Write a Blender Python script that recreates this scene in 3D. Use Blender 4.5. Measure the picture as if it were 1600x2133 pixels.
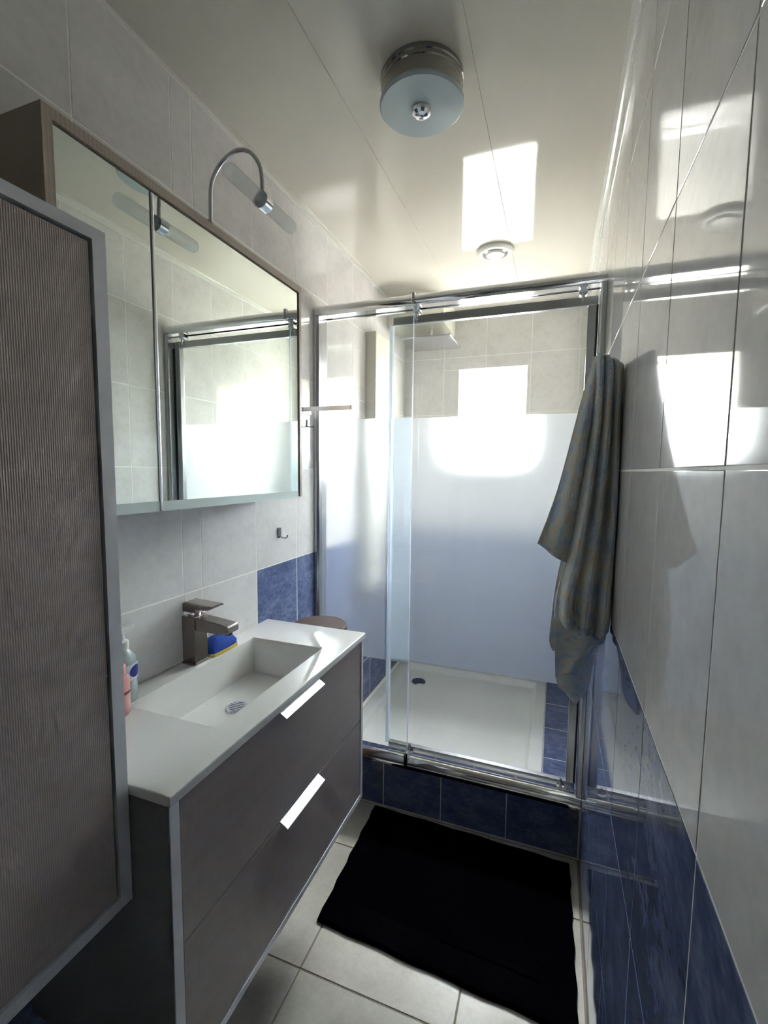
import bpy, bmesh, math, random
from mathutils import Vector, Matrix

random.seed(7)
S = bpy.context.scene
for o in list(bpy.data.objects):
    bpy.data.objects.remove(o)
COL = S.collection

# ------------------------------------------------------------------ camera
EYE = 1.352                      # height of the lens above the floor
YAW, PITCH, ROLL = math.radians(20.31), math.radians(5.115), math.radians(-0.595)
FPX = 961.7                      # focal length in pixels of the 1600 x 2133 frame
fw = Vector((-math.sin(YAW)*math.cos(PITCH), math.cos(YAW)*math.cos(PITCH), -math.sin(PITCH)))
r0 = Vector((math.cos(YAW), math.sin(YAW), 0))
d0 = fw.cross(r0)
rt = math.cos(ROLL)*r0 + math.sin(ROLL)*d0
dn = -math.sin(ROLL)*r0 + math.cos(ROLL)*d0
camd = bpy.data.cameras.new('camera')
cam = bpy.data.objects.new('camera', camd)
COL.objects.link(cam)
m = Matrix((rt, -dn, -fw)).transposed().to_4x4()
m.translation = Vector((0, 0, EYE))
cam.matrix_world = m
camd.sensor_fit = 'HORIZONTAL'
camd.sensor_width = 36
camd.lens = FPX/1600*36
camd.clip_start = 0.02
S.camera = cam


def ray(px, py):
    return (px-800)*rt + (py-1066.5)*dn + FPX*fw


def aty(px, py, Y):
    v = ray(px, py)
    return v*(Y/v.y) + Vector((0, 0, EYE))


# ------------------------------------------------------------------ sky and light
W = bpy.data.worlds.new('sky')
S.world = W
W.use_nodes = True
# overcast sky, a little brighter towards the zenith, above dull open ground
wn_ = W.node_tree
bg = wn_.nodes['Background']
wtc = wn_.nodes.new('ShaderNodeTexCoord')
wsp = wn_.nodes.new('ShaderNodeSeparateXYZ')
wcr = wn_.nodes.new('ShaderNodeValToRGB')
wmr = wn_.nodes.new('ShaderNodeMapRange')
wmr.inputs['From Min'].default_value = -1
wn_.links.new(wtc.outputs['Generated'], wsp.inputs[0])
wn_.links.new(wsp.outputs['Z'], wmr.inputs['Value'])
wn_.links.new(wmr.outputs['Result'], wcr.inputs['Fac'])
we = wcr.color_ramp.elements
we[0].position, we[0].color = 0.0, (.09, .088, .08, 1)
we[1].position, we[1].color = 1.0, (.95, .975, .99, 1)
for pos, c in ((.485, (.09, .088, .08)), (.515, (.30, .30, .30))):
    k = we.new(pos); k.color = (*c, 1)
wn_.links.new(wcr.outputs['Color'], bg.inputs['Color'])
bg.inputs[1].default_value = 58.0
S.view_settings.view_transform = 'Standard'
S.view_settings.look = 'None'
S.view_settings.exposure = 2.15
S.view_settings.gamma = 1.0
S.view_settings.use_curve_mapping = False
S.cycles.use_denoising = True
S.cycles.max_bounces = 10
S.cycles.diffuse_bounces = 4
S.cycles.glossy_bounces = 5
S.cycles.transmission_bounces = 8
S.cycles.transparent_max_bounces = 16
S.cycles.sample_clamp_indirect = 20

# ------------------------------------------------------------------ dimensions (metres)
XL, XR = -0.908, 0.1274          # faces of the left and the right wall
YN, YS, YB = -0.75, 1.65, 2.80   # wall behind the viewer, face of the shower base, window wall
ZC = 2.298                       # ceiling
ROWS = [0.0, 0.350, 0.6857, 1.0214, 1.357, 1.6925, 2.028, ZC]
BLUE_TOP = 1.0214
WX0, WX1, WZ0, WZ1 = -0.566, -0.176, 1.452, 1.957

pl = bpy.data.lights.new('window_daylight', 'AREA')
pl.shape = 'RECTANGLE'
pl.size, pl.size_y = WX1-WX0, WZ1-WZ0
pl.cycles.is_portal = True
plo = bpy.data.objects.new('window_daylight', pl)
COL.objects.link(plo)
plo.location = ((WX0+WX1)/2, YB+0.196, (WZ0+WZ1)/2)
plo.rotation_euler = (math.radians(-90), 0, 0)


# ------------------------------------------------------------------ materials
def nodes(name):
    mt = bpy.data.materials.new(name)
    mt.use_nodes = True
    nt = mt.node_tree
    return mt, nt, nt.nodes['Principled BSDF']


def plain(name, col, rough=0.5, metal=0.0, spec=0.5, coat=0.0, bump=None):
    mt, nt, p = nodes(name)
    p.inputs['Base Color'].default_value = (*col, 1)
    p.inputs['Roughness'].default_value = rough
    p.inputs['Metallic'].default_value = metal
    p.inputs['Specular IOR Level'].default_value = spec
    p.inputs['Coat Weight'].default_value = coat
    if bump:
        tc = nt.nodes.new('ShaderNodeTexCoord')
        n = nt.nodes.new('ShaderNodeTexNoise')
        n.inputs['Scale'].default_value = bump[0]
        b = nt.nodes.new('ShaderNodeBump')
        b.inputs['Strength'].default_value = bump[1]
        b.inputs['Distance'].default_value = 0.002
        nt.links.new(tc.outputs['Object'], n.inputs['Vector'])
        nt.links.new(n.outputs['Fac'], b.inputs['Height'])
        nt.links.new(b.outputs['Normal'], p.inputs['Normal'])
    return mt


def mottled(name, c0, c1, c2, scale, rough, detail=6, stretch=(1, 1, 1), wav=0.0):
    """stone-like glazed tile: two noises mixed, shifted for every tile"""
    mt, nt, p = nodes(name)
    L = nt.links.new
    tc = nt.nodes.new('ShaderNodeTexCoord')
    oi = nt.nodes.new('ShaderNodeObjectInfo')
    mul = nt.nodes.new('ShaderNodeVectorMath'); mul.operation = 'SCALE'
    mul.inputs[0].default_value = (13, 29, 7)
    L(oi.outputs['Random'], mul.inputs['Scale'])
    add = nt.nodes.new('ShaderNodeVectorMath'); add.operation = 'ADD'
    mp = nt.nodes.new('ShaderNodeMapping'); mp.inputs['Scale'].default_value = stretch
    L(tc.outputs['Object'], mp.inputs['Vector'])
    L(mp.outputs['Vector'], add.inputs[0]); L(mul.outputs[0], add.inputs[1])
    n = nt.nodes.new('ShaderNodeTexNoise'); n.inputs['Scale'].default_value = scale
    n.inputs['Detail'].default_value = detail; n.inputs['Roughness'].default_value = 0.65
    n2 = nt.nodes.new('ShaderNodeTexNoise'); n2.inputs['Scale'].default_value = scale*5.5
    n2.inputs['Detail'].default_value = 4
    L(add.outputs[0], n.inputs['Vector']); L(add.outputs[0], n2.inputs['Vector'])
    mx = nt.nodes.new('ShaderNodeMix'); mx.inputs[0].default_value = 0.35
    L(n.outputs['Fac'], mx.inputs[2]); L(n2.outputs['Fac'], mx.inputs[3])
    cr = nt.nodes.new('ShaderNodeValToRGB')
    e = cr.color_ramp.elements
    e[0].position, e[0].color = 0.34, (*c0, 1)
    e[1].position, e[1].color = 0.66, (*c2, 1)
    k = e.new(0.5); k.color = (*c1, 1)
    L(mx.outputs[0], cr.inputs['Fac'])
    L(cr.outputs['Color'], p.inputs['Base Color'])
    p.inputs['Roughness'].default_value = rough
    p.inputs['Specular IOR Level'].default_value = 0.17
    if wav:
        b = nt.nodes.new('ShaderNodeBump'); b.inputs['Strength'].default_value = wav
        b.inputs['Distance'].default_value = 0.001
        L(n2.outputs['Fac'], b.inputs['Height']); L(b.outputs['Normal'], p.inputs['Normal'])
    return mt


def thin_glass(name, tint=(1, 1, 1), refl=0.9, rough=0.0):
    mt, nt, p = nodes(name)
    nt.nodes.remove(p)
    L = nt.links.new
    out = nt.nodes['Material Output']
    lw = nt.nodes.new('ShaderNodeLayerWeight')
    pw = nt.nodes.new('ShaderNodeMath'); pw.operation = 'POWER'; pw.inputs[1].default_value = 5
    ma = nt.nodes.new('ShaderNodeMath'); ma.operation = 'MULTIPLY_ADD'
    ma.inputs[1].default_value = refl; ma.inputs[2].default_value = 0.035
    lw.inputs['Blend'].default_value = 0.5
    L(lw.outputs['Facing'], pw.inputs[0]); L(pw.outputs[0], ma.inputs[0])
    t = nt.nodes.new('ShaderNodeBsdfTransparent'); t.inputs[0].default_value = (*tint, 1)
    g = nt.nodes.new('ShaderNodeBsdfGlossy'); g.inputs['Roughness'].default_value = rough
    mx = nt.nodes.new('ShaderNodeMixShader')
    L(ma.outputs[0], mx.inputs[0]); L(t.outputs[0], mx.inputs[1]); L(g.outputs[0], mx.inputs[2])
    L(mx.outputs[0], out.inputs['Surface'])
    return mt


def frost(name, col, milky, ior, clear=0.0):
    mt, nt, p = nodes(name)
    nt.nodes.remove(p)
    L = nt.links.new
    out = nt.nodes['Material Output']
    r = nt.nodes.new('ShaderNodeBsdfRefraction'); r.distribution = 'BECKMANN'
    r.inputs['Color'].default_value = (*col, 1)
    r.inputs['Roughness'].default_value = 0.68
    r.inputs['IOR'].default_value = ior
    t = nt.nodes.new('ShaderNodeBsdfTranslucent'); t.inputs[0].default_value = (0.82, 0.90, 1.0, 1)
    d = nt.nodes.new('ShaderNodeBsdfDiffuse'); d.inputs[0].default_value = (0.85, 0.9, 0.92, 1)
    a = nt.nodes.new('ShaderNodeMixShader'); a.inputs[0].default_value = 0.2
    L(t.outputs[0], a.inputs[1]); L(d.outputs[0], a.inputs[2])
    b = nt.nodes.new('ShaderNodeMixShader'); b.inputs[0].default_value = milky
    L(r.outputs[0], b.inputs[1]); L(a.outputs[0], b.inputs[2])
    last = b
    if clear:
        tr = nt.nodes.new('ShaderNodeBsdfTransparent')
        c = nt.nodes.new('ShaderNodeMixShader'); c.inputs[0].default_value = clear
        L(b.outputs[0], c.inputs[1]); L(tr.outputs[0], c.inputs[2]); last = c
    L(last.outputs[0], out.inputs['Surface'])
    return mt


def ribbed(name, c0, c1, freq, rough, rib=0.5, cloud=6.0):
    """taupe laminate with fine upright ribs and a weave"""
    mt, nt, p = nodes(name)
    L = nt.links.new
    tc = nt.nodes.new('ShaderNodeTexCoord')
    w = nt.nodes.new('ShaderNodeTexWave'); w.bands_direction = 'Y'
    w.inputs['Scale'].default_value = freq; w.inputs['Distortion'].default_value = 0.6
    w.inputs['Detail'].default_value = 2; w.inputs['Detail Scale'].default_value = 2
    L(tc.outputs['Object'], w.inputs['Vector'])
    mp = nt.nodes.new('ShaderNodeMapping'); mp.inputs['Scale'].default_value = (1, 1, 9)
    n = nt.nodes.new('ShaderNodeTexNoise'); n.inputs['Scale'].default_value = cloud
    n.inputs['Detail'].default_value = 8; n.inputs['Roughness'].default_value = 0.7
    L(tc.outputs['Object'], mp.inputs['Vector']); L(mp.outputs['Vector'], n.inputs['Vector'])
    mx = nt.nodes.new('ShaderNodeMix'); mx.inputs[0].default_value = 1-rib
    L(w.outputs['Fac'], mx.inputs[2]); L(n.outputs['Fac'], mx.inputs[3])
    cr = nt.nodes.new('ShaderNodeValToRGB')
    cr.color_ramp.elements[0].position, cr.color_ramp.elements[0].color = 0.2, (*c0, 1)
    cr.color_ramp.elements[1].position, cr.color_ramp.elements[1].color = 0.8, (*c1, 1)
    L(mx.outputs[0], cr.inputs['Fac']); L(cr.outputs['Color'], p.inputs['Base Color'])
    b = nt.nodes.new('ShaderNodeBump'); b.inputs['Strength'].default_value = 0.25
    b.inputs['Distance'].default_value = 0.0006
    L(w.outputs['Fac'], b.inputs['Height']); L(b.outputs['Normal'], p.inputs['Normal'])
    p.inputs['Roughness'].default_value = rough
    return mt


M = {}
M['grey_tile'] = mottled('grey glazed tile', (.63, .61, .60), (.70, .68, .665), (.75, .73, .715), 9, 0.045)
M['blue_tile'] = mottled('blue glazed tile', (.068, .088, .185), (.115, .145, .27), (.20, .24, .38), 11, 0.05, stretch=(1, 1.5, .7))
M['floor_tile'] = mottled('beige floor tile', (.44, .41, .35), (.50, .465, .405), (.55, .515, .455), 14, 0.28)
M['grout'] = plain('pale grout', (.90, .88, .83), 0.8, bump=(400, .3))
M['floor_grout'] = plain('brown floor grout', (.26, .22, .17), 0.85, bump=(400, .3))
M['plaster'] = plain('white plaster', (.74, .74, .71), 0.6, bump=(200, .2))
M['soffit'] = plain('cream lining', (.86, .84, .74), 0.2)
M['pvc'] = plain('glossy white ceiling lining', (.66, .635, .56), 0.055, spec=0.24)
M['pvc_trim'] = plain('white ceiling trim', (.74, .73, .68), 0.15)
M['chrome'] = plain('chrome', (.80, .81, .83), 0.07, 1.0)
M['dark_chrome'] = plain('smoky chrome', (.36, .35, .33), 0.10, 1.0)
M['alu'] = plain('polished aluminium', (.62, .63, .66), 0.22, 1.0)
M['satin_chrome'] = plain('satin chrome', (.72, .74, .76), 0.28, 1.0)
M['dark_metal'] = plain('dark seal', (.03, .03, .035), 0.4)
M['bronze'] = plain('brushed metal tap', (.33, .29, .27), 0.24, 1.0)
M['glass'] = thin_glass('clear shower glass', (.97, .985, .98))
M['winglass'] = thin_glass('window glass', (.97, .98, .98))
M['frost'] = frost('frosted film', (.92, .95, .99), 0.13, 1.15)
M['seal'] = frost('clear plastic seal', (.95, .97, 1.0), 0.45, 1.06)
M['mirror'] = plain('silvered mirror', (.80, .86, .82), 0.0, 1.0)
M['pale_glass'] = plain('pale sanded glass', (.70, .80, .76), 0.25)
M['taupe_rib'] = ribbed('taupe ribbed laminate', (.31, .255, .235), (.47, .405, .38), 105, 0.42)
M['taupe'] = ribbed('taupe laminate', (.26, .215, .20), (.34, .29, .27), 60, 0.38, rib=.25)
M['taupe_light'] = ribbed('light taupe wood effect', (.37, .305, .245), (.46, .385, .32), 40, 0.45, rib=.3)
M['frame_grey'] = plain('pale grey carcass', (.66, .66, .69), 0.35)
M['carcass_side'] = plain('grey carcass side', (.20, .20, .205), 0.4)
M['solid_white'] = plain('white mineral worktop', (.76, .745, .71), 0.07, coat=.3)
M['ceramic'] = plain('white acrylic tray', (.78, .79, .77), 0.15)
M['white_plastic'] = plain('white plastic', (.75, .74, .70), 0.3)
M['cream_plastic'] = plain('cream plastic', (.66, .64, .55), 0.35)
M['lamp_glass'] = plain('frosted blue grey lamp glass', (.46, .54, .56), 0.22)
M['tube_glass'] = frost('frosted lamp tube', (.93, .95, .92), 0.45, 1.05, 0.45)
M['mat'] = None
M['brown_plastic'] = plain('brown basket plastic', (.085, .055, .046), 0.6, 0, .2, bump=(90, .3))
M['pink'] = plain('pink plastic', (.70, .33, .30), 0.3)
M['soap'] = plain('clear greenish soap', (.36, .43, .42), 0.12)
M['label_blue'] = plain('blue label print', (.03, .05, .28), 0.4)
M['label_white'] = plain('white label', (.62, .64, .72), 0.4)
M['label_red'] = plain('dark red label print', (.22, .05, .06), 0.4)
M['sponge_blue'] = plain('blue sponge', (.012, .06, .36), 0.9, bump=(300, 1.0))
M['sponge_yellow'] = plain('yellow scourer', (.62, .44, .10), 0.9, bump=(300, 1.0))


def mat_pile():
    mt, nt, p = nodes('black cotton pile')
    L = nt.links.new
    tc = nt.nodes.new('ShaderNodeTexCoord')
    n = nt.nodes.new('ShaderNodeTexNoise'); n.inputs['Scale'].default_value = 260
    n.inputs['Detail'].default_value = 5
    L(tc.outputs['Object'], n.inputs['Vector'])
    cr = nt.nodes.new('ShaderNodeValToRGB')
    cr.color_ramp.elements[0].color = (.0008, .0008, .0016, 1)
    cr.color_ramp.elements[1].color = (.0022, .002, .003, 1)
    L(n.outputs['Fac'], cr.inputs['Fac']); L(cr.outputs['Color'], p.inputs['Base Color'])
    b = nt.nodes.new('ShaderNodeBump'); b.inputs['Strength'].default_value = 0.8; b.inputs['Distance'].default_value = .003
    L(n.outputs['Fac'], b.inputs['Height']); L(b.outputs['Normal'], p.inputs['Normal'])
    p.inputs['Roughness'].default_value = 1.0
    p.inputs['Specular IOR Level'].default_value = 0.0
    return mt


M['mat'] = mat_pile()


def towel_mat():
    mt, nt, p = nodes('patterned terry cloth')
    L = nt.links.new
    tc = nt.nodes.new('ShaderNodeTexCoord')
    mp = nt.nodes.new('ShaderNodeMapping'); mp.inputs['Scale'].default_value = (1.0, 1.0, .62)
    L(tc.outputs['UV'], mp.inputs['Vector'])
    n = nt.nodes.new('ShaderNodeTexNoise'); n.inputs['Scale'].default_value = 9
    n.inputs['Detail'].default_value = 1.5; n.inputs['Distortion'].default_value = .15
    L(mp.outputs['Vector'], n.inputs['Vector'])
    cr = nt.nodes.new('ShaderNodeValToRGB')
    e = cr.color_ramp.elements
    e[0].position, e[0].color = 0.25, (.56, .66, .70, 1)
    e[1].position, e[1].color = 0.80, (.68, .44, .38, 1)
    for pos, c in ((.36, (.48, .55, .70)), (.44, (.64, .68, .71)), (.52, (.68, .69, .66)), (.57, (.76, .63, .47)), (.61, (.66, .69, .69)), (.68, (.54, .60, .68))):
        k = e.new(pos); k.color = (*c, 1)
    L(n.outputs['Fac'], cr.inputs['Fac'])
    L(cr.outputs['Color'], p.inputs['Base Color'])
    n2 = nt.nodes.new('ShaderNodeTexNoise'); n2.inputs['Scale'].default_value = 450
    L(tc.outputs['Object'], n2.inputs['Vector'])
    b = nt.nodes.new('ShaderNodeBump'); b.inputs['Strength'].default_value = 0.7; b.inputs['Distance'].default_value = .002
    L(n2.outputs['Fac'], b.inputs['Height']); L(b.outputs['Normal'], p.inputs['Normal'])
    p.inputs['Roughness'].default_value = 1.0
    p.inputs['Specular IOR Level'].default_value = 0.1
    p.inputs['Sheen Weight'].default_value = 0.2
    return mt


M['towel'] = towel_mat()


# ------------------------------------------------------------------ mesh helpers (all meshes in room coordinates)
def box(bm, x0, x1, y0, y1, z0, z1):
    v = [bm.verts.new(p) for p in ((x0, y0, z0), (x1, y0, z0), (x1, y1, z0), (x0, y1, z0), (x0, y0, z1), (x1, y0, z1), (x1, y1, z1), (x0, y1, z1))]
    for f in ((3, 2, 1, 0), (4, 5, 6, 7), (0, 1, 5, 4), (1, 2, 6, 5), (2, 3, 7, 6), (3, 0, 4, 7)):
        bm.faces.new([v[i] for i in f])
    return v


def prism(bm, poly, axis, a0, a1):
    """extrude a closed 2-D outline along an axis ('x','y','z')"""
    def P(u, w, a):
        return {'x': (a, u, w), 'y': (u, a, w), 'z': (u, w, a)}[axis]
    A = [bm.verts.new(P(u, w, a0)) for u, w in poly]
    B = [bm.verts.new(P(u, w, a1)) for u, w in poly]
    n = len(poly)
    for i in range(n):
        bm.faces.new((A[i], A[(i+1) % n], B[(i+1) % n], B[i]))
    bm.faces.new(A[::-1]); bm.faces.new(B)


def tube(bm, pts, r, n=12, cap=True):
    pts = [Vector(p) for p in pts]
    rs = r if isinstance(r, (list, tuple)) else [r]*len(pts)
    rings = []
    ref = None
    for i, p in enumerate(pts):
        t = (pts[min(i+1, len(pts)-1)] - pts[max(i-1, 0)]).normalized()
        if ref is None:
            ref = t.orthogonal().normalized()
        ref = (ref - t*ref.dot(t)).normalized()
        b = t.cross(ref)
        rings.append([bm.verts.new(p + rs[i]*(math.cos(2*math.pi*k/n)*ref + math.sin(2*math.pi*k/n)*b)) for k in range(n)])
    for a, c in zip(rings, rings[1:]):
        for k in range(n):
            bm.faces.new((a[k], a[(k+1) % n], c[(k+1) % n], c[k]))
    if cap:
        bm.faces.new(rings[0][::-1]); bm.faces.new(rings[-1])


def lathe(bm, prof, c, n=48, sx=1.0, sy=1.0):
    """turn (radius, z) pairs about an upright axis through c"""
    rings = []
    for r, z in prof:
        if r < 1e-6:
            rings.append([bm.verts.new((c[0], c[1], c[2]+z))])
        else:
            rings.append([bm.verts.new((c[0]+sx*r*math.cos(2*math.pi*k/n), c[1]+sy*r*math.sin(2*math.pi*k/n), c[2]+z)) for k in range(n)])
    for a, b in zip(rings, rings[1:]):
        for k in range(n):
            q = [a[k % len(a)], a[(k+1) % len(a)], b[(k+1) % len(b)], b[k % len(b)]]
            q = [x for i, x in enumerate(q) if x not in q[:i]]
            if len(q) > 2:
                bm.faces.new(q)


def obj(name, bm, mat, parent=None, smooth=False, bev=0.0, seg=2):
    bmesh.ops.recalc_face_normals(bm, faces=bm.faces)
    if bev:
        es = [e for e in bm.edges if len(e.link_faces) == 2 and e.calc_face_angle(0) > 0.6]
        bmesh.ops.bevel(bm, geom=es, offset=bev, segments=seg, profile=0.6, affect='EDGES', clamp_overlap=True)
    me = bpy.data.meshes.new(name)
    bm.to_mesh(me); bm.free()
    mt = M[mat] if isinstance(mat, str) else mat
    me.materials.append(mt)
    if smooth:
        for f in me.polygons:
            f.use_smooth = True
        try:
            me.set_sharp_from_angle(angle=math.radians(40))
        except Exception:
            pass
    o = bpy.data.objects.new(name, me)
    COL.objects.link(o)
    if parent:
        o.parent = parent
        off = parent.location if parent.type == 'EMPTY' else Vector((0, 0, 0))   # a part's own frame is the room's
        o.matrix_parent_inverse = Matrix.Translation(-off)
    return o


def bx(name, mat, parent, *a, bev=0.0, seg=2, smooth=False):
    bm = bmesh.new(); box(bm, *a)
    return obj(name, bm, mat, parent, bev=bev, seg=seg, smooth=smooth)


def tag(o, label, cat, group=None):
    o['label'] = label; o['category'] = cat
    if group:
        o['group'] = group
    return o


def thing(name, loc, label, cat, group=None):
    o = bpy.data.objects.new(name, None)
    o.empty_display_size = 0.05
    o.location = loc
    COL.objects.link(o)
    return tag(o, label, cat, group)


def struct(o, label=None):
    o['kind'] = 'structure'
    if label:
        o['label'] = label
    return o


def drain(dc, r, parent):
    """metal waste: raised rim, sunk cup and a grille of bars"""
    bm = bmesh.new()
    lathe(bm, [(r, 0), (r*.94, .005), (r*.86, .0065), (r*.76, .006), (r*.74, .0008), (0, .0006)], dc, 40)
    d = obj('drain', bm, 'alu', parent, smooth=True)
    for k in (-2, -1, 0, 1, 2):
        yy = dc[1]+k*r*.27
        h = math.sqrt(max(0, (r*.77)**2-(k*r*.27)**2))
        bx('drain_bar', 'alu', d, dc[0]-h, dc[0]+h, yy-r*.07, yy+r*.07, dc[2]+.0040, dc[2]+.0062)


# ------------------------------------------------------------------ tiles
TILE = {}


def tile_mesh(w, h, mat, t):
    key = (round(w, 4), round(h, 4), mat, t)
    if key not in TILE:
        bm = bmesh.new()
        box(bm, -w/2, w/2, -h/2, h/2, -t, 0)
        es = [e for e in bm.edges if all(abs(v.co.z) < 1e-7 for v in e.verts)]
        bmesh.ops.bevel(bm, geom=es, offset=0.0008, segments=2, profile=.5, affect='EDGES')
        bmesh.ops.recalc_face_normals(bm, faces=bm.faces)
        me = bpy.data.meshes.new('tile'); bm.to_mesh(me); bm.free()
        me.materials.append(M[mat])
        for f in me.polygons:
            f.use_smooth = abs(f.normal.z) < .99 and f.normal.z > .02
        TILE[key] = me
    return TILE[key]


def tile(parent, mat, o3, U, V, u0, u1, v0, v1, g=0.0032, t=0.007, tilt=0.0):
    """a tile on the plane through o3 spanned by U, V; the face lies on the plane"""
    w, h = u1-u0-g, v1-v0-g
    if w < .006 or h < .006:
        return
    me = tile_mesh(w, h, mat, t)
    o = bpy.data.objects.new('tile', me)
    COL.objects.link(o)
    N = U.cross(V)
    mm = Matrix((U, V, N)).transposed().to_4x4()
    mm.translation = o3 + U*(u0+u1)/2 + V*(v0+v1)/2
    if tilt:
        mm = mm @ Matrix.Rotation(random.uniform(-tilt, tilt), 4, 'X') @ Matrix.Rotation(random.uniform(-tilt, tilt), 4, 'Y')
    o.matrix_world = mm
    o.parent = parent
    return o


X, Y, Z = Vector((1, 0, 0)), Vector((0, 1, 0)), Vector((0, 0, 1))
GR = 0.0006        # joints lie this far behind the tile faces

# floor
floor = struct(bx('floor', 'floor_grout', None, XL-.1, XR+.1, YN-.1, YB+.1, -.1, -.0015))
fx = [XL+.002, -.598, -.179, XR-.002]
fy = [YN, -.265, .155, .575, .995, 1.415, YS-.002]
for i in range(3):
    for j in range(len(fy)-1):
        tile(floor, 'floor_tile', Vector((0, 0, 0)), X, Y, fx[i], fx[i+1], fy[j], fy[j+1], g=.005, t=.006)

# ceiling lining
ceiling = struct(bx('ceiling', 'plaster', None, XL-.1, XR+.1, YN-.1, YB+.1, ZC+.008, ZC+.1))
cxs = [XL, -.884, -.550, -.216, .1175, XR]
for i, (a, b) in enumerate(zip(cxs, cxs[1:])):
    bm = bmesh.new()
    s = (0, .0006, -.0004, .0008, 0)[i]
    z0, z1 = ZC+s*.5, ZC-s*.5
    prism(bm, [(a+.0006, ZC+.008), (a+.0003, z0+.0008), (a+.0012, z0), (b-.0012, z1), (b-.0003, z1+.0008), (b-.0003, ZC+.008)], 'y', YN, YB)
    obj('ceiling_plank', bm, 'pvc', ceiling)
bm = bmesh.new()
prism(bm, [(XL, ZC), (XL, ZC-.009), (XL+.003, ZC-.009), (XL+.004, ZC-.004), (XL+.009, ZC-.003), (XL+.009, ZC)], 'y', YN, YB)
struct(obj('trim_1', bm, 'pvc_trim'))
bm = bmesh.new()
prism(bm, [(XR, ZC), (XR, ZC-.022), (XR-.006, ZC-.022), (XR-.007, ZC-.012), (XR-.010, ZC-.011), (XR-.011, ZC-.006), (XR-.022, ZC-.005), (XR-.022, ZC)], 'y', YN, YB)
struct(obj('trim_2', bm, 'pvc_trim'))

# left wall: 25 x 33 tiles with one narrow cut column
wl = struct(bx('wall_left', 'grout', None, XL-.1, XL-GR, YN-.1, YB+.1, -.1, ZC+.1))
ly = [.937]
while ly[0] > YN:
    ly.insert(0, ly[0]-.25)
ly[0] = YN
ly += [1.006]
while ly[-1] < YB:
    ly.append(ly[-1]+.2505)
ly[-1] = YB
for j in range(len(ROWS)-1):
    for a, b in zip(ly, ly[1:]):
        blue = ROWS[j] < BLUE_TOP-.01 and (a > 1.25 or ROWS[j] < .6)
        # seen from inside the room the wall's outward normal is +x
        tile(wl, 'blue_tile' if blue else 'grey_tile', Vector((XL, 0, 0)), Y, Z, a, b, ROWS[j], ROWS[j+1])

# right wall
wr = struct(bx('wall_right', 'grout', None, XR+GR, XR+.1, YN-.1, YB+.1, -.1, ZC+.1))
ry = [.445]
while ry[0] > YN:
    ry.insert(0, ry[0]-.2515)
ry[0] = YN
while ry[-1] < YB:
    ry.append(ry[-1]+.2515)
ry[-1] = YB
for j in range(len(ROWS)-1):
    for a, b in zip(ry, ry[1:]):
        tile(wr, 'blue_tile' if ROWS[j] < BLUE_TOP-.01 else 'grey_tile', Vector((XR, 0, 0)), -Y, Z, -b, -a, ROWS[j], ROWS[j+1], tilt=.0006)

# window wall with its opening
bm = bmesh.new()
for a in ((XL-.1, WX0, -.1, ZC+.1), (WX1, XR+.1, -.1, ZC+.1), (WX0, WX1, -.1, WZ0), (WX0, WX1, WZ1, ZC+.1)):
    box(bm, a[0], a[1], YB+GR, YB+.20, a[2], a[3])
wf = struct(obj('wall_far', bm, 'grout'))
bxs = [XL, -.66, -.4085, -.157, .0945, XR]
for j in range(len(ROWS)-1):
    for a, b in zip(bxs, bxs[1:]):
        mat = 'blue_tile' if ROWS[j] < BLUE_TOP-.01 else 'grey_tile'
        z0, z1 = ROWS[j], ROWS[j+1]
        cells = [(a, b, z0, z1)]
        if a < WX1 and b > WX0 and z0 < WZ1 and z1 > WZ0:
            cells = []
            if z0 < WZ0:
                cells.append((a, b, z0, WZ0))
            if z1 > WZ1:
                cells.append((a, b, WZ1, z1))
            u0, u1 = max(z0, WZ0), min(z1, WZ1)
            if a < WX0:
                cells.append((a, WX0, u0, u1))
            if b > WX1:
                cells.append((WX1, b, u0, u1))
        for c in cells:
            tile(wf, mat, Vector((0, YB, 0)), X, Z, *c)

# window: white frame and one pane
bm = bmesh.new()
f = .010
for a in ((WX0, WX1, WZ0, WZ0+f), (WX0, WX1, WZ1-f, WZ1), (WX0, WX0+f, WZ0+f, WZ1-f), (WX1-f, WX1, WZ0+f, WZ1-f)):
    box(bm, a[0], a[1], YB+.145, YB+.19, a[2], a[3])
win = struct(obj('window_1', bm, 'white_plastic'))
bx('pane', 'winglass', win, WX0+f, WX1-f, YB+.162, YB+.168, WZ0+f, WZ1-f)

# wall behind the viewer; invented doorway and hall, added for fill light, now unlit
DX0, DX1, DZ = -.66, .06, 2.02
bm = bmesh.new()
for a in ((XL-.1, DX0, -.1, ZC+.1), (DX1, XR+.1, -.1, ZC+.1), (DX0, DX1, DZ, ZC+.1)):
    box(bm, a[0], a[1], YN-.1, YN, a[2], a[3])
wn = struct(obj('wall_near', bm, 'plaster'))
bm = bmesh.new()
for a in ((DX0-.05, DX0, 0, DZ+.05), (DX1, DX1+.05, 0, DZ+.05), (DX0, DX1, DZ, DZ+.05)):
    box(bm, a[0], a[1], YN-.11, YN+.012, a[2], a[3])
struct(obj('door_added', bm, 'white_plastic', bev=.002))
HY = YN-1.4
bm = bmesh.new()
box(bm, -1.3, .5, HY-.1, HY, -.1, 2.5); box(bm, -1.4, -1.3, HY-.1, YN-.1, -.1, 2.5); box(bm, .5, .6, HY-.1, YN-.1, -.1, 2.5)
box(bm, -1.3, XL-.1, YN-.12, YN-.1, -.1, 2.5); box(bm, XR+.1, .5, YN-.12, YN-.1, -.1, 2.5); box(bm, XL-.1, XR+.1, YN-.12, YN-.1, ZC+.1, 2.5)
struct(obj('wall_added_hall', bm, 'plaster'))
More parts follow.
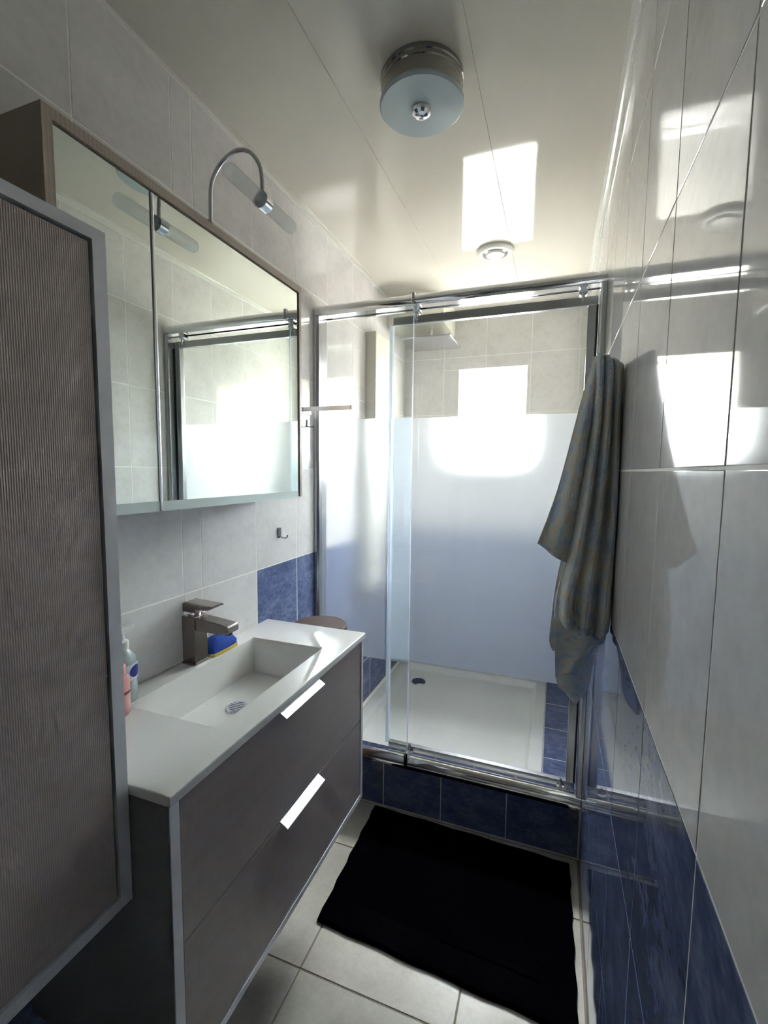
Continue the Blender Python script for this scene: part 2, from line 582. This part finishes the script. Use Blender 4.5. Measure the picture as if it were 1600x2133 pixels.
struct(bx('floor_added_hall', 'floor_tile', None, -1.4, .6, HY-.1, YN-.1, -.1, -.001))
struct(bx('ceiling_added_hall', 'plaster', None, -1.4, .6, HY-.1, YN-.1, 2.4, 2.5))
# tiled base under the shower door
ZB = .185
sb = struct(bx('wall_shower_base', 'grout', None, XL, XR, YS+GR, YS+.09, -.02, ZB))
sx = [XL, -.846, -.601, -.366, -.121, XR-.002]
for a, b in zip(sx, sx[1:]):
    tile(sb, 'blue_tile', Vector((0, YS, 0)), X, Z, a, b, .004, ZB)

# low tiled ledge along the right of the tray
TZ = .130
lg = struct(bx('trim_3', 'grout', None, -.003, XR, YS+.09, YB, -.02, TZ-GR-.004))
for a, b in ((1.742, 2.02), (2.02, 2.27), (2.27, 2.52), (2.52, YB)):
    tile(lg, 'blue_tile', Vector((0, 0, TZ-.004)), X, Y, -.003, XR, a, b)
struct(bx('trim_5', 'grout', None, XL, -.887, YS+.09, YB, -.02, TZ-.002))

# boxed-in white soffit over the rain shower
struct(bx('trim_4', 'soffit', None, XL, -.596, 2.49, YB, 2.150, ZC+.01))

# ------------------------------------------------------------------ shower tray
t = thing('shower_tray', (-.43, 2.27, 0), 'white shower tray behind the sliding glass door', 'shower tray')
bm = bmesh.new()
x0, x1, y0, y1 = -.886, -.004, YS+.091, YB-.001
rim = .055
def ring(a, z):
    return [bm.verts.new(p) for p in ((x0+a, y0+a, z), (x1-a, y0+a, z), (x1-a, y1-a, z), (x0+a, y1-a, z))]
R = [ring(0, 0.0), ring(0, TZ), ring(rim, TZ), ring(rim+.012, TZ-.028), ring(rim+.02, TZ-.033)]
for a, b in zip(R, R[1:]):
    for k in range(4):
        bm.faces.new((a[k], a[(k+1) % 4], b[(k+1) % 4], b[k]))
bm.faces.new(R[-1]); bm.faces.new(R[0][::-1])
obj('basin', bm, 'ceramic', t, bev=.006, seg=3, smooth=True)
drain((-.72, 2.57, TZ-.033), .043, t)

# ------------------------------------------------------------------ sliding shower door
YF, YL = 1.665, 1.694            # fixed pane, sliding pane
t = thing('shower_enclosure', (-.39, 1.68, ZB), 'chrome framed sliding glass shower door with a frosted band on a tiled base', 'shower door')
bm = bmesh.new()
prism(bm, [(1.648, 1.946), (1.640, 1.953), (1.637, 1.964), (1.641, 1.976), (1.652, 1.985), (1.715, 1.985), (1.715, 1.946), (1.702, 1.946), (1.702, 1.960), (1.684, 1.960), (1.684, 1.946)], 'x', XL+.001, XR-.001)
obj('header_rail', bm, 'chrome', t, smooth=True)
bm = bmesh.new()
prism(bm, [(1.646, ZB), (1.644, .196), (1.632, .200), (1.630, .208), (1.636, .222), (1.647, .236), (1.653, .238), (1.656, .228), (1.680, .228), (1.680, .216), (1.715, .216), (1.715, ZB)], 'x', XL+.001, XR-.001)
obj('bottom_track', bm, 'chrome', t, smooth=True)
bm = bmesh.new()
prism(bm, [(XL+.001, 1.640), (XL+.012, 1.640), (XL+.021, 1.646), (XL+.021, 1.712), (XL+.001, 1.712)], 'z', .236, 1.946)
obj('wall_profile', bm, 'alu', t)
bm = bmesh.new()
prism(bm, [(XR-.001, 1.640), (XR-.013, 1.640), (XR-.018, 1.646), (XR-.018, 1.712), (XR-.001, 1.712)], 'z', .236, 1.946)
obj('wall_profile', bm, 'alu', t)
FZ0, FZ1 = .604, 1.551
# fixed pane with its frosted band
p = bx('fixed_pane', 'glass', t, XL+.020, -.508, YF-.003, YF+.003, .226, 1.95)
def film(par, a, b, y):
    bm = bmesh.new()
    v = [bm.verts.new(q) for q in ((a, y, FZ0), (b, y, FZ0), (b, y, FZ1), (a, y, FZ1))]
    bm.faces.new(v)
    o = obj('frosted_band', bm, 'frost', par)
    o['label'] = 'frosted band across the clear glass'
film(p, XL+.021, -.509, YF+.0036)
bx('glass_edge', 'seal', p, -.5095, -.507, YF-.004, YF+.004, .24, 1.946)
# sliding pane with its own rails
p = bx('sliding_pane', 'glass', t, -.594, .078, YL-.003, YL+.003, .250, 1.912)
film(p, -.593, .077, YL+.0036)
bx('pane_rail', 'alu', p, -.594, .106, YL-.010, YL+.010, 1.893, 1.922, bev=.002)
bx('pane_rail', 'alu', p, -.594, .106, YL-.010, YL+.010, .234, .258, bev=.002)
bx('pane_stile', 'alu', p, .076, .102, YL-.014, YL+.010, .258, 1.893, bev=.002)
bx('seal_strip', 'dark_metal', p, .102, .1075, YL-.012, YL+.006, .258, 1.893)
bm = bmesh.new(); prism(bm, [(-.602, 1.668), (-.592, 1.672), (-.590, 1.688), (-.594, 1.700), (-.602, 1.700)], 'z', .262, 1.89)
obj('seal_strip', bm, 'seal', p)
for z in (1.936, .236):
    for xx in (-.503, .060):
        bm = bmesh.new()
        tube(bm, [(xx, YL-.016, z), (xx, YL+.012, z)], .013, 20)
        tube(bm, [(xx, YL-.014, z-.004), (xx, YL-.014, z+(-.03 if z > 1 else .03))], .005, 10)
        obj('roller', bm, 'chrome', t, smooth=True)
bx('track_clip', 'chrome', t, -.509, -.497, 1.6335, 1.650, 1.943, 1.988, bev=.002)
bx('track_clip', 'chrome', t, -.512, -.496, 1.628, 1.650, .200, .262, bev=.003)

# ------------------------------------------------------------------ wall panel and rain head in the shower
t = thing('shower_column', (XL, 2.29, .75), 'tall pale shower column fixed to the tiled wall inside the shower', 'shower column')
bx('body', 'cream_plastic', t, XL-.002, -.853, 2.168, 2.42, .75, 2.034, bev=.006, seg=3)
t = thing('rain_shower', (-.69, 2.60, 2.15), 'square flat rain shower head hanging from the white soffit', 'shower head')
bm = bmesh.new(); tube(bm, [(-.69, 2.60, 2.152), (-.69, 2.60, 2.085)], .011, 16)
obj('arm', bm, 'chrome', t, smooth=True)
bm = bmesh.new()
c = (-.69, 2.60)
def sq(h, z):
    return [bm.verts.new((c[0]+a*h, c[1]+b*h, z)) for a, b in ((-1, -1), (1, -1), (1, 1), (-1, 1))]
Q = [sq(.138, 2.066), sq(.142, 2.068), sq(.142, 2.074), sq(.03, 2.090), sq(.016, 2.096)]
for a, b in zip(Q, Q[1:]):
    for k in range(4):
        bm.faces.new((a[k], a[(k+1) % 4], b[(k+1) % 4], b[k]))
bm.faces.new(Q[0][::-1]); bm.faces.new(Q[-1])
obj('head_plate', bm, 'alu', t)

# ------------------------------------------------------------------ ceiling lamp and vent
LX, LY = -.343, 1.160
t = thing('ceiling_lamp', (LX, LY, ZC), 'round ceiling lamp with a blue grey glass disc and a crystal ball knob', 'lamp')
bm = bmesh.new()
lathe(bm, [(0, .002), (.098, .002), (.100, -.003), (.100, -.010), (.097, -.012), (.097, -.016), (.099, -.018), (.099, -.021), (.097, -.023), (.097, -.058), (0, -.058)], (LX, LY, ZC), 72)
obj('ring', bm, 'dark_chrome', t, smooth=True)
bm = bmesh.new()
lathe(bm, [(0, -.056), (.100, -.056), (.102, -.059), (.102, -.063), (.098, -.067), (.05, -.069), (0, -.070)], (LX, LY, ZC), 72)
g = obj('glass_disc', bm, 'lamp_glass', t, smooth=True)
bm = bmesh.new()
lathe(bm, [(0, -.064), (.018, -.066), (.0235, -.069), (.025, -.073), (.0225, -.079), (.016, -.084), (.008, -.0865), (0, -.087)], (LX, LY, ZC), 14)
obj('knob', bm, 'chrome', g)['label'] = 'faceted shiny ball knob'
VX, VY = -.283, 2.108
t = thing('ceiling_vent', (VX, VY, ZC), 'small round white extractor vent in the ceiling above the shower door', 'vent')
bm = bmesh.new()
lathe(bm, [(.060, .0), (.078, .0), (.078, -.008), (.072, -.014), (.060, -.017), (.054, -.016), (.052, -.010), (.052, .0)], (VX, VY, ZC), 56)
obj('ring', bm, 'white_plastic', t, smooth=True)
bm = bmesh.new(); lathe(bm, [(0, -.0015), (.0525, -.0015), (.0525, .0), (0, .0)], (VX, VY, ZC), 40)
obj('throat', bm, 'white_plastic', t)
bm = bmesh.new(); lathe(bm, [(0, -.003), (.008, -.003), (.008, -.012), (.037, -.014), (.039, -.018), (.036, -.022), (0, -.024)], (VX, VY, ZC), 48)
obj('valve_disc', bm, 'white_plastic', t, smooth=True)

# ------------------------------------------------------------------ vanity
VF, VN, VE, VT, VB = -.547, .521, 1.300, .842, .300
t = thing('vanity_cabinet', (-.73, .91, VB), 'wall hung vanity cabinet with two dark taupe drawers under the washbasin', 'cabinet')
bx('side_panel', 'carcass_side', t, XL+.001, VF-.001, VN, VN+.018, VB, VT-.0195)
bx('side_panel', 'carcass_side', t, XL+.001, VF-.001, VE-.018, VE, VB, VT-.0195)
bx('bottom_panel', 'carcass_side', t, XL+.001, VF-.001, VN+.018, VE-.018, VB, VB+.018)
bx('back_panel', 'carcass_side', t, XL+.001, XL+.010, VN+.018, VE-.018, VB+.018, VT-.02)
for nm, a in (('edge_strip', (VN, VN+.020, VB, VT-.0195)), ('edge_strip', (VE-.014, VE, VB, VT-.0195)), ('edge_strip', (VN+.020, VE-.014, VB, VB+.016))):
    bx(nm, 'frame_grey', t, VF-.003, VF+.001, *a, bev=.0008)
for z0, z1 in ((.5665, .8205), (.3185, .5625)):
    d = bx('drawer', 'taupe', t, VF-.020, VF-.001, VN+.0225, VE-.0165, z0, z1, bev=.0012)
    bm = bmesh.new()
    hy0, hy1 = .832, 1.010
    k = .004 if z0 > .5 else 0
    prism(bm, [(VF-.018, z1+.001), (VF-.002, z1+.0015), (VF+.018, z1-.0105), (VF+.0172, z1-.0122), (VF-.002, z1-.002), (VF-.018, z1-.001)], 'y', hy0, hy1)
    obj('handle', bm, 'satin_chrome', d)['label'] = 'shiny sloping metal grip'

# worktop with a moulded basin
t = thing('washbasin', (-.73, .91, VT), 'white moulded washbasin worktop with a long rectangular basin on the vanity', 'washbasin')
bm = bmesh.new()
x0, x1, y0, y1 = XL+.0005, -.5425, .519, 1.312
bx0, bx1, by0, by1 = -.846, -.611, .703, 1.147
def rect(a, b, c, d, z):
    return [bm.verts.new(q) for q in ((a, c, z), (b, c, z), (b, d, z), (a, d, z))]
th = .019
O1, O0 = rect(x0, x1, y0, y1, VT), rect(x0, x1, y0, y1, VT-th)
I1 = rect(bx0, bx1, by0, by1, VT)
I2 = rect(bx0+.012, bx1-.010, by0+.10, by1-.022, VT-.098)
U1 = rect(bx0-.012, bx1+.012, by0-.012, by1+.012, VT-th)
U2 = rect(bx0-.002, bx1+.002, by0+.09, by1-.010, VT-.112)
def band(a, b):
    for k in range(4):
        bm.faces.new((a[k], a[(k+1) % 4], b[(k+1) % 4], b[k]))
band(O0, O1); band(O1, I1); band(I1, I2); bm.faces.new(I2)
band(O0, U1); band(U1, U2); bm.faces.new(U2[::-1])
obj('worktop', bm, 'solid_white', t, bev=.003, seg=3, smooth=True)
drain((-.740, .930, VT-.098), .028, t)

# tap
FX, FY = -.878, .942
t = thing('mixer_tap', (FX, FY, VT), 'square brushed metal mixer tap on the washbasin', 'tap')
bx('body', 'bronze', t, FX-.021, FX+.021, FY-.024, FY+.024, VT, VT+.128, bev=.002)
bx('collar', 'bronze', t, FX-.023, FX+.023, FY-.026, FY+.026, VT, VT+.006, bev=.001)
bm = bmesh.new()
prism(bm, [(FX+.015, VT+.093), (FX+.015, VT+.126), (FX+.120, VT+.116), (FX+.123, VT+.112), (FX+.123, VT+.096), (FX+.100, VT+.092)], 'y', FY-.021, FY+.021)
sp = obj('spout', bm, 'bronze', t, bev=.002)
bm = bmesh.new(); tube(bm, [(FX+.108, FY, VT+.098), (FX+.108, FY, VT+.088)], .010, 16)
obj('nozzle', bm, 'dark_metal', sp, smooth=True)
bm = bmesh.new()
tube(bm, [(FX, FY, VT+.126), (FX, FY, VT+.142)], .016, 20)
obj('cartridge', bm, 'chrome', t, smooth=True)
bm = bmesh.new()
prism(bm, [(FX-.021, VT+.139), (FX-.021, VT+.161), (FX-.012, VT+.165), (FX+.075, VT+.161), (FX+.080, VT+.158), (FX+.060, VT+.149), (FX+.022, VT+.146), (FX+.020, VT+.138)], 'y', FY-.021, FY+.021)
obj('lever', bm, 'bronze', t, bev=.0015)

# sponge
t = thing('sponge', (-.872, 1.025, VT), 'blue and yellow sponge lying beside the tap', 'sponge')
def pillow(a, b, c, d, z0, z1, dome, n=10):
    bm = bmesh.new()
    top, bot = [], []
    for i in range(n+1):
        for j in range(n+1):
            u, v = i/n*2-1, j/n*2-1
            e = (1-u**4)*(1-v**4)
            q = .10*(u*u*v*v)
            xx = (a+b)/2+(b-a)/2*u*(1-q); yy = (c+d)/2+(d-c)/2*v*(1-q)
            top.append(bm.verts.new((xx, yy, z1+dome*(e-1))))
            bot.append(bm.verts.new((xx, yy, z0)))
    N = n+1
    for i in range(n):
        for j in range(n):
            k = i*N+j
            bm.faces.new((top[k], top[k+N], top[k+N+1], top[k+1]))
            bm.faces.new((bot[k], bot[k+1], bot[k+N+1], bot[k+N]))
    for i in range(n):
        for L in ([i*N, (i+1)*N], [i*N+n, (i+1)*N+n], [i, i+1], [n*N+i, n*N+i+1]):
            bm.faces.new((top[L[0]], top[L[1]], bot[L[1]], bot[L[0]]))
    return bm
obj('foam', pillow(-.902, -.846, .974, 1.078, VT+.010, VT+.045, .022), 'sponge_blue', t, smooth=True)
obj('scourer', pillow(-.902, -.844, .974, 1.080, VT, VT+.011, .003), 'sponge_yellow', t, smooth=True)

# soap dispenser
c = (-.873, .715, VT)
t = thing('soap_dispenser', c, 'clear pump soap bottle with a white pump beside the tall cabinet', 'bottle')
bm = bmesh.new()
lathe(bm, [(0, 0), (.030, 0), (.034, .004), (.034, .085), (.031, .100), (.018, .114), (.014, .120), (0, .120)], c, 40, sx=.8)
b = obj('bottle', bm, 'soap', t, smooth=True)
bm = bmesh.new()
lathe(bm, [(0, .118), (.0165, .118), (.0165, .134), (.014, .136), (.009, .138), (.009, .150), (0, .150)], c, 28)
pm = obj('pump', bm, 'white_plastic', t, smooth=True)
bm = bmesh.new()
prism(bm, [(c[1]-.016, VT+.148), (c[1]-.016, VT+.162), (c[1]+.030, VT+.164), (c[1]+.032, VT+.158), (c[1]+.012, VT+.148)], 'x', c[0]-.009, c[0]+.009)
obj('pump_head', bm, 'white_plastic', pm, bev=.002)
# label and its oval emblem, curved round the bottle
def patch(rx, ry, a0, a1, z0, z1, off, oval=False, n=14):
    bm = bmesh.new()
    rows = []
    for j in range(n+1):
        zz = z0+(z1-z0)*j/n
        w = math.sqrt(max(0, 1-(2*j/n-1)**2)) if oval else 1
        row = []
        for i in range(n+1):
            am = (a0+a1)/2; aa = am+(a1-a0)/2*w*(2*i/n-1)
            row.append(bm.verts.new((c[0]+(rx+off)*math.cos(aa), c[1]+(ry+off)*math.sin(aa), VT+zz)))
        rows.append(row)
    for j in range(n):
        for i in range(n):
            bm.faces.new((rows[j][i], rows[j][i+1], rows[j+1][i+1], rows[j+1][i]))
    bmesh.ops.remove_doubles(bm, verts=bm.verts, dist=1e-6)
    return bm
R_ = math.radians
lb = obj('label', patch(.0272, .034, R_(-60), R_(75), .050, .086, .0006), 'label_white', b)
obj('emblem', patch(.0272, .034, R_(-5), R_(52), .055, .082, .0010, True), 'label_blue', lb)
c = (-.828, .668, VT)
t = thing('shampoo_bottle', c, 'small pink bottle in front of the pump soap bottle', 'bottle')
bm = bmesh.new()
lathe(bm, [(0, 0), (.022, 0), (.025, .004), (.025, .075), (.020, .084), (0, .084)], c, 36, sx=.75)
b = obj('bottle', bm, 'pink', t, smooth=True)
bm = bmesh.new(); lathe(bm, [(0, .083), (.016, .083), (.017, .086), (.017, .104), (.015, .107), (0, .107)], c, 28, sx=.85)
obj('cap', bm, 'pink', t, smooth=True)
obj('label', patch(.0188, .025, R_(-30), R_(50), .046, .052, .0006), 'label_red', b)

# ------------------------------------------------------------------ tall wall cabinet
TF, TN, TE, TZ0, TZ1 = -.626, .165, .516, .646, 1.690
t = thing('tall_cabinet', (-.77, .34, TZ0), 'tall wall hung cabinet with a ribbed taupe door and grey frame', 'cabinet')
wt = .021
bx('side_panel', 'frame_grey', t, XL+.001, TF, TN, TN+wt, TZ0, TZ1)
bx('side_panel', 'frame_grey', t, XL+.001, TF, TE-wt, TE, TZ0, TZ1)
bx('top_panel', 'frame_grey', t, XL+.001, TF, TN+wt, TE-wt, TZ1-.017, TZ1)
bx('bottom_panel', 'frame_grey', t, XL+.001, TF, TN+wt, TE-wt, TZ0, TZ0+.020)
bx('back_panel', 'carcass_side', t, XL+.001, XL+.012, TN+wt, TE-wt, TZ0+.02, TZ1-.017)
bx('door', 'taupe_rib', t, TF-.022, TF-.003, TN+wt+.003, TE-wt-.004, TZ0+.0235, TZ1-.0215, bev=.001)

# ------------------------------------------------------------------ mirror cabinet
MF, MN, ME, MZ0, MZ1 = -.764, .528, 1.303, 1.263, 1.914
t = thing('mirror_cabinet', (-.83, .91, MZ0), 'taupe wall cabinet with two mirror doors above the washbasin', 'cabinet')
bx('side_panel', 'taupe_light', t, XL+.001, MF, MN, MN+.017, MZ0+.004, MZ1)
bx('side_panel', 'taupe_light', t, XL+.001, MF, ME-.012, ME, MZ0+.004, MZ1)
bx('top_panel', 'taupe_light', t, XL+.001, MF, MN+.017, ME-.012, MZ1-.018, MZ1)
bx('bottom_panel', 'carcass_side', t, XL+.001, MF-.022, MN+.017, ME-.012, MZ0+.006, MZ0+.020)
bx('back_panel', 'carcass_side', t, XL+.001, XL+.010, MN+.017, ME-.012, MZ0+.02, MZ1-.018)
for a, b in ((MN+.0175, .7335), (.7415, ME-.0165)):
    d = bx('mirror_door', 'mirror', t, MF-.010, MF-.004, a, b, MZ0+.021, MZ1-.0225)
    bx('door_back', 'carcass_side', d, MF-.020, MF-.0102, a, b, MZ0+.021, MZ1-.0225)
    bx('sanded_strip', 'pale_glass', d, MF-.010, MF-.0035, a, b, MZ0, MZ0+.0208)
bx('door_edge', 'alu', t, MF-.012, MF-.001, .7340, .7405, MZ0, MZ1-.0225, bev=.0015)

# lamp over the mirror
t = thing('mirror_lamp', (MF, .9, MZ1), 'curved metal arm lamp with a frosted glass tube above the mirror cabinet', 'lamp')
bm = bmesh.new()
pts = [(-.762, MZ1-.002), (-.762, 1.950), (-.7615, 1.978), (-.755, 2.003), (-.738, 2.026), (-.716, 2.042), (-.692, 2.0495), (-.668, 2.047), (-.647, 2.034), (-.631, 2.012), (-.624, 1.987), (-.622, 1.961), (-.621, 1.938)]
def smooth_path(p, n=4):
    out = []
    for i in range(len(p)-1):
        p0, p1, p2, p3 = [Vector(p[min(max(k, 0), len(p)-1)]) for k in (i-1, i, i+1, i+2)]
        for s in range(n):
            q = s/n
            out.append(.5*((2*p1)+(-p0+p2)*q+(2*p0-5*p1+4*p2-p3)*q*q+(-p0+3*p1-3*p2+p3)*q**3))
    out.append(Vector(p[-1]))
    return out
tube(bm, [(q.x, .9, q.y) for q in smooth_path(pts)], .0045, 12)
obj('arm', bm, 'alu', t, smooth=True)
bm = bmesh.new(); lathe(bm, [(0, .004), (.012, .004), (.014, .002), (.014, -.001), (0, -.001)], (-.777, .9, MZ1), 28)
obj('foot', bm, 'alu', t, smooth=True)
bm = bmesh.new(); tube(bm, [(-.621, .890, 1.932), (-.621, .914, 1.932)], .018, 24)
obj('holder', bm, 'chrome', t, smooth=True)
for a, b in ((.890, .782), (.914, 1.022)):
    bm = bmesh.new()
    s = 1 if b > a else -1
    L_ = [(a, .0155), (b-s*.012, .0155), (b-s*.006, .0145), (b-s*.002, .011), (b, .004)]
    tube(bm, [(-.621, q, 1.932) for q, _ in L_], [r for _, r in L_], 24)
    obj('glass_tube', bm, 'tube_glass', t, smooth=True)

# ------------------------------------------------------------------ hooks, rail
def hook(y, z, label, s=1.0):
    t = thing('wall_hook', (XL, y, z), label, 'hook')
    bx('plate', 'dark_chrome', t, XL-.001, XL+.005, y-.008*s, y+.008*s, z-.018*s, z+.018*s, bev=.001)
    bm = bmesh.new()
    tube(bm, smooth_path([(XL+.003, y, z-.013*s), (XL+.018*s, y, z-.016*s), (XL+.032*s, y, z-.015*s), (XL+.036*s, y, z-.005*s)], 5), .0028, 10)
    obj('prong', bm, 'dark_chrome', t, smooth=True)
hook(1.385, 1.130, 'small chrome hook on the grey tiles below the mirror cabinet')
hook(1.590, 1.530, 'small chrome hook just under the chrome towel rail', .8)
t = thing('towel_rail', (XL, 1.56, 1.577), 'short chrome towel rail between mirror cabinet and shower door', 'towel rail')
bx('bar', 'chrome', t, XL+.006, -.700, 1.538, 1.546, 1.569, 1.586, bev=.0015)
bx('bar', 'chrome', t, XL+.006, -.700, 1.596, 1.600, 1.582, 1.588, bev=.001)
bx('end_piece', 'chrome', t, -.706, -.698, 1.536, 1.602, 1.570, 1.587, bev=.0015)
bx('wall_plate', 'chrome', t, XL-.001, XL+.008, 1.530, 1.606, 1.564, 1.592, bev=.0015)

# ------------------------------------------------------------------ basket between vanity and shower
c = (-.796, 1.478, 0)
t = thing('laundry_basket', c, 'tall round brown basket between vanity and shower', 'basket')
bm = bmesh.new(); lathe(bm, [(0, 0), (.084, 0), (.088, .006), (.096, .735), (.090, .735), (0, .735)], c, 48)
obj('body', bm, 'brown_plastic', t, smooth=True)
bm = bmesh.new(); lathe(bm, [(.0, .735), (.099, .735), (.104, .740), (.104, .752), (.100, .757), (.096, .757), (.095, .764), (.101, .768), (.101, .780), (.094, .787), (.05, .790), (0, .791)], c, 56)
obj('lid', bm, 'brown_plastic', t, smooth=True)

# ------------------------------------------------------------------ bath mat
t = thing('bath_mat', (-.26, 1.36, 0), 'black bath mat with a raised border lying before the shower', 'bath mat')
bm = bmesh.new()
corners = [Vector((-.618, 1.128)), Vector((.108, 1.090)), Vector((.098, 1.612)), Vector((-.630, 1.630))]
def mrect(s, z):
    cc = sum(corners, Vector((0, 0)))/4
    out = []
    n = 14
    for k in range(4):
        a, b = corners[k], corners[(k+1) % 4]
        for i in range(n):
            q = a.lerp(b, i/n)
            dd = (cc-q)
            inn = Vector((math.copysign(min(abs(dd.x), s), dd.x), math.copysign(min(abs(dd.y), s), dd.y)))
            if i and s < .01:
                q = q+.0025*Vector((math.sin(i*2.1+k), math.cos(i*1.7+k)))
            out.append(bm.verts.new((*(q+inn*(1 if s else 0)), z)))
    return out
R = [mrect(0, .0005), mrect(0, .008), mrect(.004, .014), mrect(.075, .0145), mrect(.080, .011), mrect(.088, .011), mrect(.093, .015)]
for a, b in zip(R, R[1:]):
    for k in range(len(a)):
        bm.faces.new((a[k], a[(k+1) % len(a)], b[(k+1) % len(a)], b[k]))
bm.faces.new(R[-1]); bm.faces.new(R[0][::-1])
obj('pile', bm, 'mat', t, smooth=True)

# ------------------------------------------------------------------ towel on the right wall
TY = 1.12
t = thing('towel_hook', (XR, TY, 1.415), 'chrome hook on the right wall holding the towel', 'hook')
bx('plate', 'chrome', t, XR-.006, XR+.001, TY-.008, TY+.008, 1.415, 1.50, bev=.002)
bm = bmesh.new()
tube(bm, smooth_path([(XR-.004, TY, 1.490), (XR-.022, TY, 1.500), (XR-.032, TY, 1.525), (XR-.034, TY, 1.566)], 6), .005, 12)
obj('prong', bm, 'chrome', t, smooth=True)


def sheet(rows, y_mid, y_amp, folds, phase, seed, bm, uv, back=False, nu=30, sub=5, sharp=1.0):
    """cloth sheet: rows of (left px, right px, px height left, px height right) on the towel's plane"""
    rr = []
    P = [Vector(r) for r in rows]
    for i in range(len(P)-1):
        p0, p1, p2, p3 = P[max(i-1, 0)], P[i], P[i+1], P[min(i+2, len(P)-1)]
        for s in range(sub):
            q = s/sub
            rr.append(.5*((2*p1)+(-p0+p2)*q+(2*p0-5*p1+4*p2-p3)*q*q+(-p0+3*p1-3*p2+p3)*q**3))
    rr.append(P[-1])
    grid = []
    for j, r in enumerate(rr):
        v = j/(len(rr)-1)
        line = []
        a, b = aty(r[0], r[2], TY), aty(r[1], r[3], TY)
        for i in range(nu+1):
            u = i/nu
            p = a.lerp(b, u)
            grow = .25+.75*min(1, v*2.2)
            w = math.sin(folds*2*math.pi*u+phase+.7*math.sin(3*v+seed))
            w = math.copysign(abs(w)**sharp, w)
            bulge = -math.sin(math.pi*u)
            dy = y_amp*grow*w*.5+.016*bulge*(1 if not back else -1)
            x = min(p.x, XR-.003)
            vt = bm.verts.new((x, TY+y_mid+dy, p.z))
            line.append((vt, (u*.5+seed*.37, v*1.0+seed*.21)))
        grid.append(line)
    for j in range(len(grid)-1):
        for i in range(nu):
            q = [grid[j][i], grid[j][i+1], grid[j+1][i+1], grid[j+1][i]]
            fce = bm.faces.new([k[0] for k in q])
            for lp, k in zip(fce.loops, q):
                lp[uv].uv = k[1]


bm = bmesh.new()
uv = bm.loops.layers.uv.new('UVMap')
# flap with the hanging corner at the left
sheet([(1237, 1262, 741, 741), (1224, 1262, 790, 790), (1203, 1258, 869, 869), (1183, 1250, 945, 950), (1162, 1240, 1019, 1040), (1140, 1228, 1080, 1125), (1119, 1215, 1135, 1195)], .014, .024, 1.6, .6, .3, bm, uv)
# main drape
sheet([(1246, 1284, 738, 758), (1242, 1300, 775, 772), (1236, 1297, 870, 870), (1222, 1297, 960, 960), (1203, 1295, 1060, 1060), (1183, 1289, 1150, 1150), (1163, 1284, 1225, 1225), (1156, 1279, 1270, 1285), (1158, 1272, 1290, 1312), (1164, 1262, 1294, 1322)], -.014, .040, 3.2, 1.1, 1.4, bm, uv, sharp=.6)
# back of the drape, towards the shower
sheet([(1246, 1284, 740, 758), (1240, 1300, 790, 775), (1228, 1297, 900, 870), (1205, 1292, 1040, 1000), (1172, 1288, 1160, 1120), (1156, 1282, 1235, 1220), (1148, 1276, 1300, 1275), (1144, 1262, 1345, 1300), (1152, 1240, 1366, 1318)], .022, .018, 2.1, 2.4, 2.2, bm, uv, back=True)
# folded lobe under the hem
sheet([(1160, 1255, 1262, 1290), (1158, 1262, 1290, 1322), (1157, 1258, 1330, 1338), (1156, 1240, 1375, 1350), (1157, 1205, 1412, 1380)], .000, .014, 1.2, .4, 3.1, bm, uv)
# darker inner tail
sheet([(1170, 1252, 1310, 1315), (1166, 1250, 1350, 1345), (1160, 1236, 1400, 1392), (1162, 1231, 1432, 1425), (1180, 1222, 1452, 1447), (1192, 1208, 1464, 1462)], .014, .012, 1.0, 2.0, 4.3, bm, uv)
tw = obj('towel', bm, 'towel', None, smooth=True)
sm = tw.modifiers.new('thickness', 'SOLIDIFY'); sm.thickness = .004; sm.offset = 0
tag(tw, 'multicoloured pastel terry towel hanging in folds on the right wall', 'towel')
